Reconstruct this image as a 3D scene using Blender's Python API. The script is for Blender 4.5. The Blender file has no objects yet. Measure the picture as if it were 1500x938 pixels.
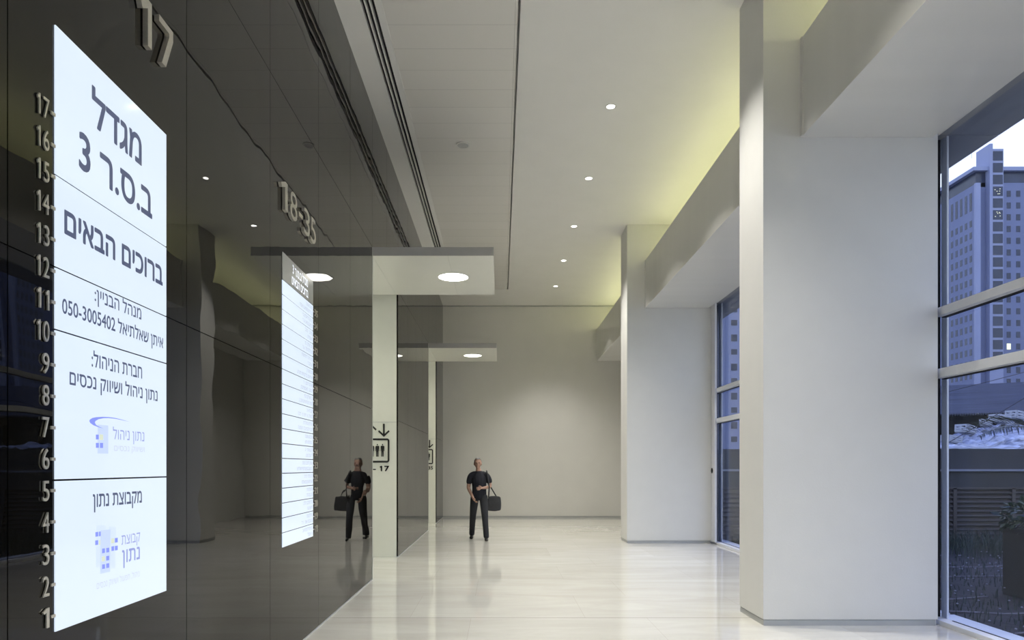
import bpy, bmesh, math, random
from mathutils import Vector, Matrix
random.seed(7)
S = bpy.context.scene
COL = S.collection
F = 1000.0; PX = 733.0; PY = 684.0; EYE = 1.55          # pinhole taken from a 1500 x 938 frame

# ---------------------------------------------------------------- camera, sky, exposure
cd = bpy.data.cameras.new('camera'); cam = bpy.data.objects.new('camera', cd); COL.objects.link(cam)
cam.location = (0, 0, EYE); cam.rotation_euler = (math.pi/2, 0, 0)
cd.sensor_width = 36; cd.lens = 24.0; cd.shift_x = (750-PX)/1500; cd.shift_y = (PY-469)/1500
cd.clip_start = 0.05; cd.clip_end = 2000
S.camera = cam
S.view_settings.view_transform = 'Standard'; S.view_settings.look = 'None'
S.view_settings.gamma = 1; S.view_settings.use_curve_mapping = False
S.view_settings.exposure = 0.22

SPOT_W = 600; CANOPY_W = 26; COVE_E = 8.5; SIGN_E = 1.0; LOBBY_W = 85
w = bpy.data.worlds.new('dusk_sky'); S.world = w; w.use_nodes = True
nt = w.node_tree; N = nt.nodes; L = nt.links
bg = N['Background']; tc = N.new('ShaderNodeTexCoord'); sx = N.new('ShaderNodeSeparateXYZ'); cr = N.new('ShaderNodeValToRGB')
L.new(tc.outputs['Generated'], sx.inputs[0]); L.new(sx.outputs['Z'], cr.inputs[0]); L.new(cr.outputs[0], bg.inputs[0])
e = cr.color_ramp.elements
e[0].position = 0.0; e[0].color = (0.80, 0.88, 1.0, 1)
e[1].position = 1.0; e[1].color = (0.12, 0.24, 1.1, 1)
m_ = cr.color_ramp.elements.new(0.42); m_.color = (0.74, 0.84, 1.0, 1)
bg.inputs[1].default_value = 1.45

# ---------------------------------------------------------------- helpers
def wloc(o):
    v = Vector((0, 0, 0))
    while o is not None:
        v += o.location; o = o.parent
    return v

def tag(o, label=None, cat=None, group=None, kind=None):
    if label: o['label'] = label
    if cat: o['category'] = cat
    if group: o['group'] = group
    if kind: o['kind'] = kind
    return o

def empty(name, loc, label=None, cat=None, group=None):
    o = bpy.data.objects.new(name, None); COL.objects.link(o); o.location = loc; o.empty_display_size = 0.1
    return tag(o, label, cat, group)

class MB:
    """collects shapes in world coordinates, then links them as ONE mesh object"""
    def __init__(self): self.bm = bmesh.new(); self.mi = 0
    def face(self, pts):
        f = self.bm.faces.new([self.bm.verts.new(p) for p in pts]); f.material_index = self.mi; return f
    def box(self, x0, x1, y0, y1, z0, z1, bev=0):
        b = bmesh.new(); bmesh.ops.create_cube(b, size=1)
        for v in b.verts:
            v.co = ((x0+x1)/2+v.co.x*(x1-x0), (y0+y1)/2+v.co.y*(y1-y0), (z0+z1)/2+v.co.z*(z1-z0))
        if bev: bmesh.ops.bevel(b, geom=list(b.edges), offset=bev, segments=2, affect='EDGES', profile=0.6)
        return self.merge(b)
    def merge(self, b, M=None):
        if M is not None: bmesh.ops.transform(b, matrix=M, verts=b.verts)
        mp = {v: self.bm.verts.new(v.co) for v in b.verts}
        for f in b.faces:
            try:
                g = self.bm.faces.new([mp[v] for v in f.verts]); g.smooth = f.smooth; g.material_index = self.mi
            except ValueError: pass
        b.free(); return self
    def cyl(self, x, y, z0, z1, r, n=32, r2=None):
        b = bmesh.new()
        bmesh.ops.create_cone(b, cap_ends=True, segments=n, radius1=r, radius2=r if r2 is None else r2, depth=z1-z0)
        return self.merge(b, Matrix.Translation((x, y, (z0+z1)/2)))
    def ring(self, x, y, z0, z1, r0, r1, n=40):
        for i in range(n):
            a, c = 2*math.pi*i/n, 2*math.pi*(i+1)/n
            P = lambda r, t, z: (x+r*math.cos(t), y+r*math.sin(t), z)
            self.face([P(r0, a, z0), P(r0, c, z0), P(r1, c, z0), P(r1, a, z0)])
            self.face([P(r1, a, z0), P(r1, c, z0), P(r1, c, z1), P(r1, a, z1)])
            self.face([P(r0, c, z0), P(r0, a, z0), P(r0, a, z1), P(r0, c, z1)])
            self.face([P(r0, a, z1), P(r1, a, z1), P(r1, c, z1), P(r0, c, z1)])
        return self
    def prism(self, pts, d):
        """extrude polygon (3-D points) by vector d"""
        d = Vector(d); n = len(pts)
        A = [self.bm.verts.new(p) for p in pts]; B = [self.bm.verts.new(Vector(p)+d) for p in pts]
        fs = [self.bm.faces.new(A), self.bm.faces.new(B[::-1])]
        for i in range(n): fs.append(self.bm.faces.new([A[i], B[i], B[(i+1) % n], A[(i+1) % n]]))
        for f in fs: f.material_index = self.mi
        return self
    def tube(self, pts, r, n=8):
        pts = [Vector(p) for p in pts]; rings = []
        for i, p in enumerate(pts):
            t = (pts[min(i+1, len(pts)-1)]-pts[max(i-1, 0)]).normalized()
            u = t.orthogonal() if abs(t.z) > .95 else t.cross(Vector((0, 0, 1)))
            u.normalize(); v = t.cross(u); rr = r[i] if isinstance(r, (list, tuple)) else r
            rings.append([self.bm.verts.new(p+(u*math.cos(2*math.pi*k/n)+v*math.sin(2*math.pi*k/n))*rr) for k in range(n)])
        for a, b in zip(rings, rings[1:]):
            for k in range(n):
                f = self.bm.faces.new([a[k], a[(k+1) % n], b[(k+1) % n], b[k]]); f.smooth = True; f.material_index = self.mi
        for q in (rings[0], rings[-1][::-1]): self.bm.faces.new(q).material_index = self.mi
        return self
    def sphere(self, c, rx, ry, rz, u=16, v=12):
        b = bmesh.new(); bmesh.ops.create_uvsphere(b, u_segments=u, v_segments=v, radius=1)
        for f in b.faces: f.smooth = True
        return self.merge(b, Matrix.Translation(c) @ Matrix.Diagonal((rx, ry, rz, 1)))
    def build(self, name, mats, parent=None, origin=None, fix=True):
        bm = self.bm
        if fix: bmesh.ops.recalc_face_normals(bm, faces=bm.faces)
        if parent is not None: off = wloc(parent)
        elif origin is not None: off = Vector(origin)
        else:
            xs = [v.co for v in bm.verts]
            off = Vector(((min(p.x for p in xs)+max(p.x for p in xs))/2, (min(p.y for p in xs)+max(p.y for p in xs))/2, min(p.z for p in xs)))
        me = bpy.data.meshes.new(name)
        bmesh.ops.translate(bm, vec=-off, verts=bm.verts)
        bm.to_mesh(me); bm.free()
        for m in (mats if isinstance(mats, (list, tuple)) else [mats]): me.materials.append(m)
        o = bpy.data.objects.new(name, me); COL.objects.link(o)
        if parent is not None: o.parent = parent
        else: o.location = off
        return o

def struct(name, mb, mat, label=None):
    return tag(mb.build(name, mat), label, None, None, 'structure')

def copy_tree(o, parent=None):
    c = o.copy(); COL.objects.link(c); c.parent = parent
    for ch in o.children: copy_tree(ch, c)
    return c

# ---------------------------------------------------------------- materials (all node based)
def mat(name, col, rough=0.5, metal=0.0, ior=1.5, var=0.0, scale=6.0, bump=0.0, bscale=40.0, stretch=(1, 1, 1), emit=None, estr=1.0, spec=None, coat=0.0):
    m = bpy.data.materials.new(name); m.use_nodes = True
    nt = m.node_tree; n = nt.nodes; l = nt.links; p = n['Principled BSDF']
    p.inputs['Base Color'].default_value = (*col, 1); p.inputs['Roughness'].default_value = rough
    p.inputs['Metallic'].default_value = metal; p.inputs['IOR'].default_value = ior
    if spec is not None: p.inputs['Specular IOR Level'].default_value = spec
    if coat: p.inputs['Coat Weight'].default_value = coat
    if emit: p.inputs['Emission Color'].default_value = (*emit, 1); p.inputs['Emission Strength'].default_value = estr
    tc = n.new('ShaderNodeTexCoord'); mp = n.new('ShaderNodeMapping'); mp.inputs['Scale'].default_value = stretch
    l.new(tc.outputs['Object'], mp.inputs[0])
    if var:
        nz = n.new('ShaderNodeTexNoise'); nz.inputs['Scale'].default_value = scale; nz.inputs['Detail'].default_value = 5
        l.new(mp.outputs[0], nz.inputs['Vector'])
        rp = n.new('ShaderNodeValToRGB'); rp.color_ramp.elements[0].position = .3; rp.color_ramp.elements[1].position = .7
        rp.color_ramp.elements[0].color = (*[max(0, c*(1-var)) for c in col], 1)
        rp.color_ramp.elements[1].color = (*[min(1, c*(1+var)) for c in col], 1)
        l.new(nz.outputs['Fac'], rp.inputs[0]); l.new(rp.outputs[0], p.inputs['Base Color'])
    if bump:
        nb = n.new('ShaderNodeTexNoise'); nb.inputs['Scale'].default_value = bscale; nb.inputs['Detail'].default_value = 2
        l.new(mp.outputs[0], nb.inputs['Vector'])
        bp = n.new('ShaderNodeBump'); bp.inputs['Strength'].default_value = 1.0; bp.inputs['Distance'].default_value = bump
        l.new(nb.outputs['Fac'], bp.inputs['Height']); l.new(bp.outputs[0], p.inputs['Normal'])
    return m

M = {}
M['plaster'] = mat('white_plaster', (.74, .735, .71), .55, var=.015, scale=3, bump=.0006, bscale=60)
M['plaster_back'] = mat('back_wall_plaster', (.72, .71, .68), .6, var=.015, scale=2)
M['ceiling'] = mat('ceiling_paint', (.82, .81, .775), .7, var=.012, scale=2)
M['beam'] = mat('beam_panel_paint', (.73, .725, .70), .4, var=.02, scale=1.2, stretch=(.1, 3, .1))
M['darkgap'] = mat('shadow_gap', (.03, .03, .03), .8, var=.1)
M['glass_wall'] = mat('smoked_glass', (.0035, .003, .002), .01, ior=1.40, var=.05, scale=.8, bump=.0027, bscale=1.2)
M['alu'] = mat('painted_aluminium', (.70, .71, .74), .35, var=.02)
M['steel'] = mat('brushed_steel', (.62, .59, .52), .32, metal=.75, var=.06, scale=30, stretch=(1, 1, 8))
M['skirt'] = mat('grey_skirting', (.46, .47, .47), .4, metal=.3, var=.03)
M['lobby'] = mat('white_lobby_glass', (.80, .81, .73), .12, var=.01)
M['canopy'] = mat('canopy_white', (.76, .76, .69), .3, var=.012, scale=2)
M['canopy_edge'] = mat('canopy_grey_edge', (.45, .44, .42), .4, var=.02)
M['black'] = mat('black_vinyl', (.012, .012, .012), .5, var=.05)
M['lamp'] = mat('lamp_disc', (.9, .9, .85), .4, emit=(1, .97, .88), estr=9)
M['lampc'] = mat('canopy_lamp_disc', (.9, .9, .85), .4, emit=(1, .98, .86), estr=5)
M['cove'] = mat('cove_tube', (.9, .9, .7), .4, emit=(1.0, 1.0, .56), estr=COVE_E)
M['bezel'] = mat('lamp_bezel', (.7, .69, .66), .4, var=.02)
M['sign'] = mat('backlit_panel', (.12, .13, .14), .08, emit=(.60, .69, .83), estr=SIGN_E, var=.02, scale=2)
M['sign_grey'] = mat('grey_header_panel', (.16, .16, .145), .15, var=.02, emit=(.09, .09, .085), estr=1)
M['ink'] = mat('dark_letter_film', (.02, .025, .04), .3, emit=(.06, .075, .14), estr=1, var=.03)
M['ink_soft'] = mat('grey_letter_film', (.05, .06, .08), .3, emit=(.24, .28, .37), estr=1, var=.03)
M['ink_faint'] = mat('faint_letter_film', (.1, .1, .12), .3, emit=(.42, .48, .62), estr=1, var=.03)
M['ink_blue'] = mat('blue_letter_film', (.05, .06, .12), .3, emit=(.24, .28, .56), estr=1, var=.03)
M['ink_white'] = mat('white_letter_film', (.4, .4, .42), .3, emit=(.62, .66, .72), estr=1, var=.03)
M['logo_pale'] = mat('pale_logo_film', (.1, .1, .15), .3, emit=(.46, .56, .86), estr=1, var=.02)
M['logo_paler'] = mat('paler_logo_film', (.1, .1, .15), .3, emit=(.54, .64, .88), estr=1, var=.02)
M['logo_blue'] = mat('blue_logo_film', (.04, .05, .15), .3, emit=(.20, .25, .72), estr=1, var=.02)
M['logo_yellow'] = mat('yellow_logo_film', (.1, .1, .08), .3, emit=(.56, .62, .50), estr=1, var=.02)
M['frame_dark'] = mat('black_gasket', (.012, .012, .015), .6, var=.1)
M['soffit'] = mat('grey_soffit_panel', (.30, .31, .33), .5, var=.03)
M['tower'] = mat('tower_concrete', (.15, .175, .29), .7, var=.05, scale=.15)
M['tower_pale'] = mat('tower_pale_panels', (.25, .28, .42), .6, var=.04, scale=.1)
M['tower_glass'] = mat('tower_glass', (.02, .03, .065), .25, var=.25, scale=.3)
M['lit'] = mat('lit_window', (.5, .45, .3), .5, emit=(.95, .95, .62), estr=.9, var=.02)
M['roofing'] = mat('corrugated_roofing', (.036, .041, .06), .6, var=.5, scale=1.5, stretch=(.3, 2, 1))
M['shed_dark'] = mat('shed_dark_timber', (.05, .05, .055), .8, var=.2)
M['tarp'] = mat('white_plastic_sheet', (.34, .36, .40), .4, var=.8, scale=2.2, stretch=(.6, 1.4, 1), bump=.12, bscale=3.5)  # strong colour noise paints bright highlights and dark creases into the sheet
M['crate'] = mat('grey_plastic_crate', (.36, .38, .42), .6, var=.1)
M['gwall'] = mat('garden_wall_render', (.048, .05, .055), .85, var=.12, scale=2)
M['coping'] = mat('pale_coping', (.24, .26, .32), .5, var=.05)
M['louver'] = mat('brown_louver_timber', (.075, .066, .062), .7, var=.15, scale=3, stretch=(.3, 3, 8))
M['soil'] = mat('soil', (.024, .021, .022), .95, var=.35, scale=5, bump=.02, bscale=10)
M['grass'] = mat('grass_blade', (.035, .055, .04), .7, var=.3, scale=2)
M['flower'] = mat('white_flower', (.30, .30, .36), .7, var=.05)
M['leaf'] = mat('shrub_leaf', (.05, .085, .045), .4, var=.4, scale=4)
M['frond'] = mat('palm_leaflet', (.055, .07, .055), .5, var=.3, scale=3)
M['bark'] = mat('palm_bark', (.10, .08, .06), .9, var=.3, scale=6, bump=.02)
M['planter'] = mat('dark_planter_stone', (.036, .036, .04), .7, var=.1)
M['hose'] = mat('pale_hose', (.14, .13, .15), .6, var=.1)
M['tarmac'] = mat('outside_ground', (.08, .08, .085), .95, var=.2, scale=.5)

def pane_mat():
    m = bpy.data.materials.new('window_glass'); m.use_nodes = True
    nt = m.node_tree; n = nt.nodes; l = nt.links
    for x in list(n):
        if x.type != 'OUTPUT_MATERIAL': n.remove(x)
    out = [x for x in n if x.type == 'OUTPUT_MATERIAL'][0]
    t = n.new('ShaderNodeBsdfTransparent'); t.inputs[0].default_value = (.93, .955, 1.0, 1)
    g = n.new('ShaderNodeBsdfGlossy'); g.inputs['Roughness'].default_value = 0.0
    lw = n.new('ShaderNodeLayerWeight'); lw.inputs[0].default_value = .5
    pw = n.new('ShaderNodeMath'); pw.operation = 'POWER'; pw.inputs[1].default_value = 5; l.new(lw.outputs['Facing'], pw.inputs[0])
    fr = n.new('ShaderNodeMath'); fr.operation = 'MULTIPLY_ADD'; fr.inputs[1].default_value = .9; fr.inputs[2].default_value = .02; l.new(pw.outputs[0], fr.inputs[0])
    mx = n.new('ShaderNodeMixShader'); l.new(fr.outputs[0], mx.inputs[0]); l.new(t.outputs[0], mx.inputs[1]); l.new(g.outputs[0], mx.inputs[2])
    l.new(mx.outputs[0], out.inputs[0]); return m
M['pane'] = pane_mat()

def floor_mat():
    m = bpy.data.materials.new('polished_stone_floor'); m.use_nodes = True
    nt = m.node_tree; n = nt.nodes; l = nt.links; p = n['Principled BSDF']
    g = n.new('ShaderNodeNewGeometry')
    mp = n.new('ShaderNodeMapping'); mp.inputs['Scale'].default_value = (.5, 1.9, 1); l.new(g.outputs['Position'], mp.inputs[0])
    nz = n.new('ShaderNodeTexNoise'); nz.inputs['Scale'].default_value = 1.5; nz.inputs['Detail'].default_value = 7; nz.inputs['Roughness'].default_value = .62; nz.inputs['Distortion'].default_value = .6
    l.new(mp.outputs[0], nz.inputs['Vector'])
    rp = n.new('ShaderNodeValToRGB'); rp.color_ramp.elements[0].position = .33; rp.color_ramp.elements[1].position = .68
    rp.color_ramp.elements[0].color = (.57, .555, .505, 1); rp.color_ramp.elements[1].color = (.66, .65, .605, 1); l.new(nz.outputs['Fac'], rp.inputs[0])
    mp2 = n.new('ShaderNodeMapping'); mp2.inputs['Location'].default_value = (.3, -7.0, 0); l.new(g.outputs['Position'], mp2.inputs[0])
    bk = n.new('ShaderNodeTexBrick'); bk.inputs['Scale'].default_value = 1; bk.inputs['Brick Width'].default_value = 1.8; bk.inputs['Row Height'].default_value = 1.2
    bk.inputs['Mortar Size'].default_value = .0018; bk.inputs['Mortar Smooth'].default_value = .2; bk.offset = .35
    bk.inputs['Color1'].default_value = (1, 1, 1, 1); bk.inputs['Color2'].default_value = (.93, .925, .91, 1); bk.inputs['Mortar'].default_value = (.78, .76, .73, 1)
    l.new(mp2.outputs[0], bk.inputs['Vector'])
    mx = n.new('ShaderNodeMix'); mx.data_type = 'RGBA'; mx.blend_type = 'MULTIPLY'; mx.inputs['Factor'].default_value = 1
    l.new(rp.outputs[0], mx.inputs['A']); l.new(bk.outputs['Color'], mx.inputs['B'])
    # one full-width expansion joint at y = 7.0
    sp = n.new('ShaderNodeSeparateXYZ'); l.new(g.outputs['Position'], sp.inputs[0])
    a = n.new('ShaderNodeMath'); a.operation = 'SUBTRACT'; a.inputs[1].default_value = 7.0; l.new(sp.outputs['Y'], a.inputs[0])
    b = n.new('ShaderNodeMath'); b.operation = 'ABSOLUTE'; l.new(a.outputs[0], b.inputs[0])
    c = n.new('ShaderNodeMath'); c.operation = 'LESS_THAN'; c.inputs[1].default_value = .008; l.new(b.outputs[0], c.inputs[0])
    mx2 = n.new('ShaderNodeMix'); mx2.data_type = 'RGBA'; l.new(c.outputs[0], mx2.inputs['Factor']); l.new(mx.outputs['Result'], mx2.inputs['A']); mx2.inputs['B'].default_value = (.33, .32, .29, 1)
    l.new(mx2.outputs['Result'], p.inputs['Base Color'])
    p.inputs['Roughness'].default_value = .05; p.inputs['IOR'].default_value = 1.75
    return m
M['floor'] = floor_mat()

def panel_ceiling_mat():
    m = mat('metal_ceiling_panels', (.68, .66, .62), .5)
    nt = m.node_tree; n = nt.nodes; l = nt.links; p = n['Principled BSDF']
    g = n.new('ShaderNodeNewGeometry'); mp = n.new('ShaderNodeMapping'); mp.inputs['Location'].default_value = (-.16, -7.565, 0); l.new(g.outputs['Position'], mp.inputs[0])
    bk = n.new('ShaderNodeTexBrick'); bk.inputs['Scale'].default_value = 1; bk.inputs['Brick Width'].default_value = 1.42; bk.inputs['Row Height'].default_value = .4345; bk.offset = 0
    bk.inputs['Mortar Size'].default_value = .0022; bk.inputs['Mortar Smooth'].default_value = .3
    bk.inputs['Color1'].default_value = (.75, .73, .685, 1); bk.inputs['Color2'].default_value = (.77, .75, .71, 1); bk.inputs['Mortar'].default_value = (.42, .41, .39, 1)
    l.new(mp.outputs[0], bk.inputs['Vector']); l.new(bk.outputs['Color'], p.inputs['Base Color'])
    return m
M['ceil_panel'] = panel_ceiling_mat()

# ---------------------------------------------------------------- room dimensions
XL = -1.747                 # face of the smoked-glass wall
YB = 20.75                  # back wall
Y0 = -8.2                   # rear end, behind the camera
ZC = 6.45                   # ceiling
XW = 4.42                   # window plane
LOB = [(9.32, 11.65), (16.56, 18.68)]      # the two lift lobbies
ZO, ZCAN = 4.55, 4.43
PIL = [(-7.65, -6.99), (-.5, .16), (6.65, 7.31), (13.8, 14.5)]
XP0, XP1 = 2.56, 4.262
XB0, XB1, ZB0, ZB1 = 2.93, 4.21, 4.76, 5.72

# floor, ceilings, walls
b = MB(); b.box(-6.2, 4.36, Y0, YB+.2, -.25, 0); struct('floor', b, M['floor'])
b = MB(); b.box(.215, 4.6, Y0, YB+.2, ZC, ZC+.3); b.box(XL-.3, .215, 18.85, YB+.2, ZC, ZC+.3)
b.box(XL-.3, -1.50, Y0, 18.85, ZC, ZC+.3); b.box(XL-.3, .215, Y0, 18.85, ZC+.16, ZC+.3)
struct('ceiling', b, M['ceiling'])
b = MB(); b.box(-1.26, .188, Y0, 18.83, ZC, ZC+.03); struct('ceiling_panel', b, M['ceil_panel'])
# linear slot diffuser between the plain strip and the metal panels
g = empty('slot_diffuser', (-1.4, 6, ZC-.02), 'long three-slot air diffuser in the ceiling beside the dark glass wall', 'air diffuser')
b = MB(); b.box(-1.498, -1.262, Y0, 18.83, ZC+.10, ZC+.12); b.build('backing', M['darkgap'], g)
b = MB()
for x0, x1 in ((-1.50, -1.475), (-1.44, -1.425), (-1.385, -1.37), (-1.33, -1.262)): b.box(x0, x1, Y0, 18.83, ZC-.002, ZC+.06)
b.build('blade', M['ceiling'], g)
b = MB(); b.box(-1.262, -1.25, Y0, 18.83, ZC-.008, ZC+.03); struct('trim_1', b, M['ceiling'])
b = MB(); b.box(-6.2, 4.6, YB, YB+.2, 0, ZC+.3); struct('wall_back', b, M['plaster_back'])
b = MB(); b.box(XL-.02, XP1, YB-.015, YB, 0.0, .055); struct('baseboard_back', b, M['skirt'])
b = MB(); b.box(XL, XP1, YB-.02, YB, ZC-.035, ZC-.012); struct('trim_2', b, M['skirt'])
b = MB(); b.box(-6.2, 4.6, Y0-.2, Y0, 0, ZC+.3); struct('wall_rear', b, M['plaster_back'])

# left wall: solid piers, header over the lobbies, smoked-glass panels in front with fine open joints
PX0 = XL-.014
piers = [(Y0, LOB[0][0]), (LOB[0][1], LOB[1][0]), (LOB[1][1], YB)]
b = MB()
for y0, y1 in piers: b.box(-6.2, PX0-.012, y0+.0, y1, 0, ZC+.02)
for y0, y1 in LOB: b.box(-6.2, PX0-.012, y0, y1, ZO+.02, ZC+.02)
struct('wall_left_core', b, M['lobby'])
b = MB(); b.box(-6.4, -6.2, Y0, YB, 0, ZC); struct('wall_lobby_end', b, M['lobby'])
b = MB()
for y0, y1 in piers: b.box(PX0-.0115, PX0-.004, y0+.004, y1-.004, .012, ZC)
for y0, y1 in LOB: b.box(PX0-.0115, PX0-.004, y0-.004, y1+.004, ZO+.022, ZC)
struct('wall_left_backing', b, M['darkgap'])
ys1 = [9.32-1.38*k for k in range(13)][::-1]
ys = [(a, c, True) for a, c in zip(ys1, ys1[1:])] + [(9.32, 10.485, False), (10.485, 11.65, False)]
ys += [(11.65+1.2275*k, 11.65+1.2275*(k+1), True) for k in range(4)] + [(16.56, 17.62, False), (17.62, 18.68, False)]
ys += [(18.68, 19.72, True), (19.72, YB, True)]
J = .0025
b = MB()
for a, c, full in ys:
    for z0, z1 in ((.02, 2.335), (2.335, ZO), (ZO, ZC)):
        if not full and z1 <= ZO: continue
        b.box(PX0-.004, XL, a+J, c-J, z0+(J if z0 > .1 else 0), z1-J)
struct('wall_left', b, M['glass_wall'])
b = MB()
for y0, y1 in piers: b.box(PX0-.01, XL-.004, y0, y1+.0, 0, .02)
struct('baseboard_left', b, M['skirt'])
b = MB()
for (y0, y1) in LOB:
    b.box(-6.2, PX0-.02, y1-.012, y1, 0, .03)
    b.box(PX0-.011, XL+.004, y0-.004, y0+.012, 0, ZO)
struct('trim_3', b, M['lobby'])
b = MB()
for (y0, y1) in LOB: b.box(-6.2, PX0-.012, y1-.004, y1, 2.308, 2.314)
struct('trim_4', b, M['skirt'])

# pillars with recessed base, beams between them, wall over the windows
for k, (y0, y1) in enumerate(PIL):
    b = MB(); b.box(XP0, XP1, y0, y1, .06, ZC, .004); b.box(XP0+.012, XP1-.01, y0+.012, y1-.012, 0, .07)
    o = struct('pillar' if k == 0 else 'pillar.%03d' % k, b, M['plaster'])
    b = MB(); b.box(XP0+.006, XP1-.02, y0+.006, y1-.006, 0, .052); struct('trim_%d' % (5+k), b, M['skirt'])
bays = [(Y0, PIL[0][0]), (PIL[0][1], PIL[1][0]), (PIL[1][1], PIL[2][0]), (PIL[2][1], PIL[3][0]), (PIL[3][1], YB)]
for k, (y0, y1) in enumerate(bays):
    b = MB(); b.box(XB0, XB1, y0, y1, ZB0, ZB1, .003)
    b.box(XB0-.012, XB0+.01, y1-.05, y1, ZB0+.001, ZB1-.001); struct('beam' if k == 0 else 'beam.%03d' % k, b, M['beam'])
b = MB(); b.box(4.21, 4.6, Y0, YB+.2, 4.86, ZC+.3); b.box(4.21, 4.30, Y0, YB+.2, 4.80, 4.86); struct('wall_right', b, M['plaster'])
b = MB()
for y in [Y0+.65+1.3*k for k in range(-1, 23)]: b.box(4.30, 4.93, y+.006, y+1.294, 4.86-.03, 5.06)
struct('trim_soffit', b, M['soffit'])
b = MB(); b.box(4.30, 4.62, PIL[3][1], YB+.2, 0, 4.83); struct('wall_right_end', b, M['plaster'])

# windows: one per bay between pillars
for k, (y0, y1) in enumerate(bays[1:4]):
    wn = k+1
    e0 = empty('window_%d' % wn, (XW, (y0+y1)/2, 0)); e0['kind'] = 'structure'
    b = MB(); b.box(4.30, 4.62, y0-.3, y1+.3, -.12, .045, .004); b.build('window_sill', M['alu'], e0)
    b = MB(); b.box(XW-.004, XW+.004, y0-.2, y1+.2, .045, 4.86); b.build('pane', M['pane'], e0)
    b = MB()
    for z0, z1 in ((2.42, 2.51), (3.03, 3.11)): b.box(4.29, 4.41, y0-.1, y1+.1, z0, z1, .004)
    b.build('transom', M['alu'], e0)
    b = MB()
    for z0, z1 in ((2.413, 2.42), (3.023, 3.03)): b.box(4.36, 4.41, y0-.1, y1+.1, z0, z1)
    m0, m1 = (.115, .20) if k != 2 else (-.14, .07)
    b.box(4.33, 4.415, y1+m1, y1+m1+.09, .045, 4.83); b.box(4.33, 4.415, y0-m1-.09, y0-m1, .045, 4.83)
    b.box(4.40, 4.412, y0, y1, .045, .05)
    b.build('gasket', M['frame_dark'], e0)
    for ya, yc in ((y1+m0, y1+m1), (y0-m1, y0-m0)):
        b = MB(); b.box(XW+.005, XW+.025, ya, yc, .045, 4.83, .003); b.build('mullion', M['alu'], e0)
    if k == 2:
        b = MB(); b.box(4.262, 4.30, y1-.24, y1+.02, .045, 4.80, .003); b.build('mullion', M['alu'], e0)
        b = MB(); b.sphere((4.245, y1-.10, 1.47), .018, .022, .055); b.box(4.24, 4.27, y1-.11, y1-.05, 1.455, 1.485, .004); b.build('window_latch', M['black'], e0)

# ---------------------------------------------------------------- lettering
_FONT_CACHE = {}
def glyph_loops(text):
    """outline loops of a line of text, visual order, set in the built-in typeface at size 1"""
    if text in _FONT_CACHE: return _FONT_CACHE[text]
    cu = bpy.data.curves.new('t', 'FONT'); cu.body = text; cu.size = 1; cu.resolution_u = 4; cu.fill_mode = 'NONE'
    ob = bpy.data.objects.new('t', cu); COL.objects.link(ob)
    dg = bpy.context.evaluated_depsgraph_get(); dg.update()
    me = bpy.data.meshes.new_from_object(ob.evaluated_get(dg))
    bpy.data.objects.remove(ob); bpy.data.curves.remove(cu)
    nb = {}
    for e in me.edges:
        a, c = e.vertices; nb.setdefault(a, []).append(c); nb.setdefault(c, []).append(a)
    co = [v.co.copy() for v in me.vertices]; bpy.data.meshes.remove(me)
    seen = set(); loops = []
    for st in range(len(co)):
        if st in seen or st not in nb: continue
        lp = [st]; seen.add(st); cur = max(nb[st]) if st+1 not in nb[st] else st+1
        while cur not in seen:
            lp.append(cur); seen.add(cur)
            nx = [q for q in nb[cur] if q not in seen]
            if not nx: break
            cur = nx[0]
        if len(lp) > 2:
            P = [(co[q].x, co[q].y) for q in lp]
            x0, x1 = min(p[0] for p in P), max(p[0] for p in P); y1 = max(p[1] for p in P)
            if len(P) == 4 and abs(x1-x0-.098) < .004 and abs(y1-.682) < .004:      # a figure one with a flag
                P = [(x0, 0), (x1, 0), (x1, y1), (x0+.02, y1), (x0-.115, y1-.115), (x0-.07, y1-.20), (x0, y1-.145)]
            loops.append(P)
    area = lambda P: sum(P[k][0]*P[(k+1) % len(P)][1]-P[(k+1) % len(P)][0]*P[k][1] for k in range(len(P)))/2
    def inside(p, P):
        c = False
        for k in range(len(P)):
            (xa, ya), (xb, yb) = P[k], P[k-1]
            if (ya > p[1]) != (yb > p[1]) and p[0] < (xb-xa)*(p[1]-ya)/(yb-ya)+xa: c = not c
        return c
    out = []
    hol = [P for P in loops if any(Q is not P and abs(area(Q)) > abs(area(P)) and area(Q)*area(P) < 0 and all(inside(p, Q) for p in P) for Q in loops)]
    for P in loops:
        if P in hol: continue
        out.append((P, [Hh for Hh in hol if all(inside(p, P) for p in Hh)]))
    _FONT_CACHE[text] = out
    return out
def glyphs(text, bold=0.0, extrude=0.0):
    """bmesh of the filled outlines; extrude > 0 gives them front, back and sides from -extrude to +extrude"""
    from mathutils.geometry import tessellate_polygon
    bm = bmesh.new()
    for P, hs in glyph_loops(text):
        rings = [[Vector((x, y, 0)) for x, y in R] for R in [P]+hs]; flat = [p for R in rings for p in R]
        tris = tessellate_polygon(rings)
        for z in ((extrude, -extrude) if extrude else (0,)):
            vs = [bm.verts.new((p.x, p.y, z)) for p in flat]
            for t in tris:
                try: bm.faces.new([vs[k] for k in t])
                except ValueError: pass
        if extrude:
            for R in rings:
                for k in range(len(R)):
                    a, c = R[k-1], R[k]
                    bm.faces.new([bm.verts.new((a.x, a.y, -extrude)), bm.verts.new((c.x, c.y, -extrude)), bm.verts.new((c.x, c.y, extrude)), bm.verts.new((a.x, a.y, extrude))])
    if extrude: bmesh.ops.remove_doubles(bm, verts=bm.verts, dist=1e-6)
    return bm
def heb(s): return s[::-1]

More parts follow.
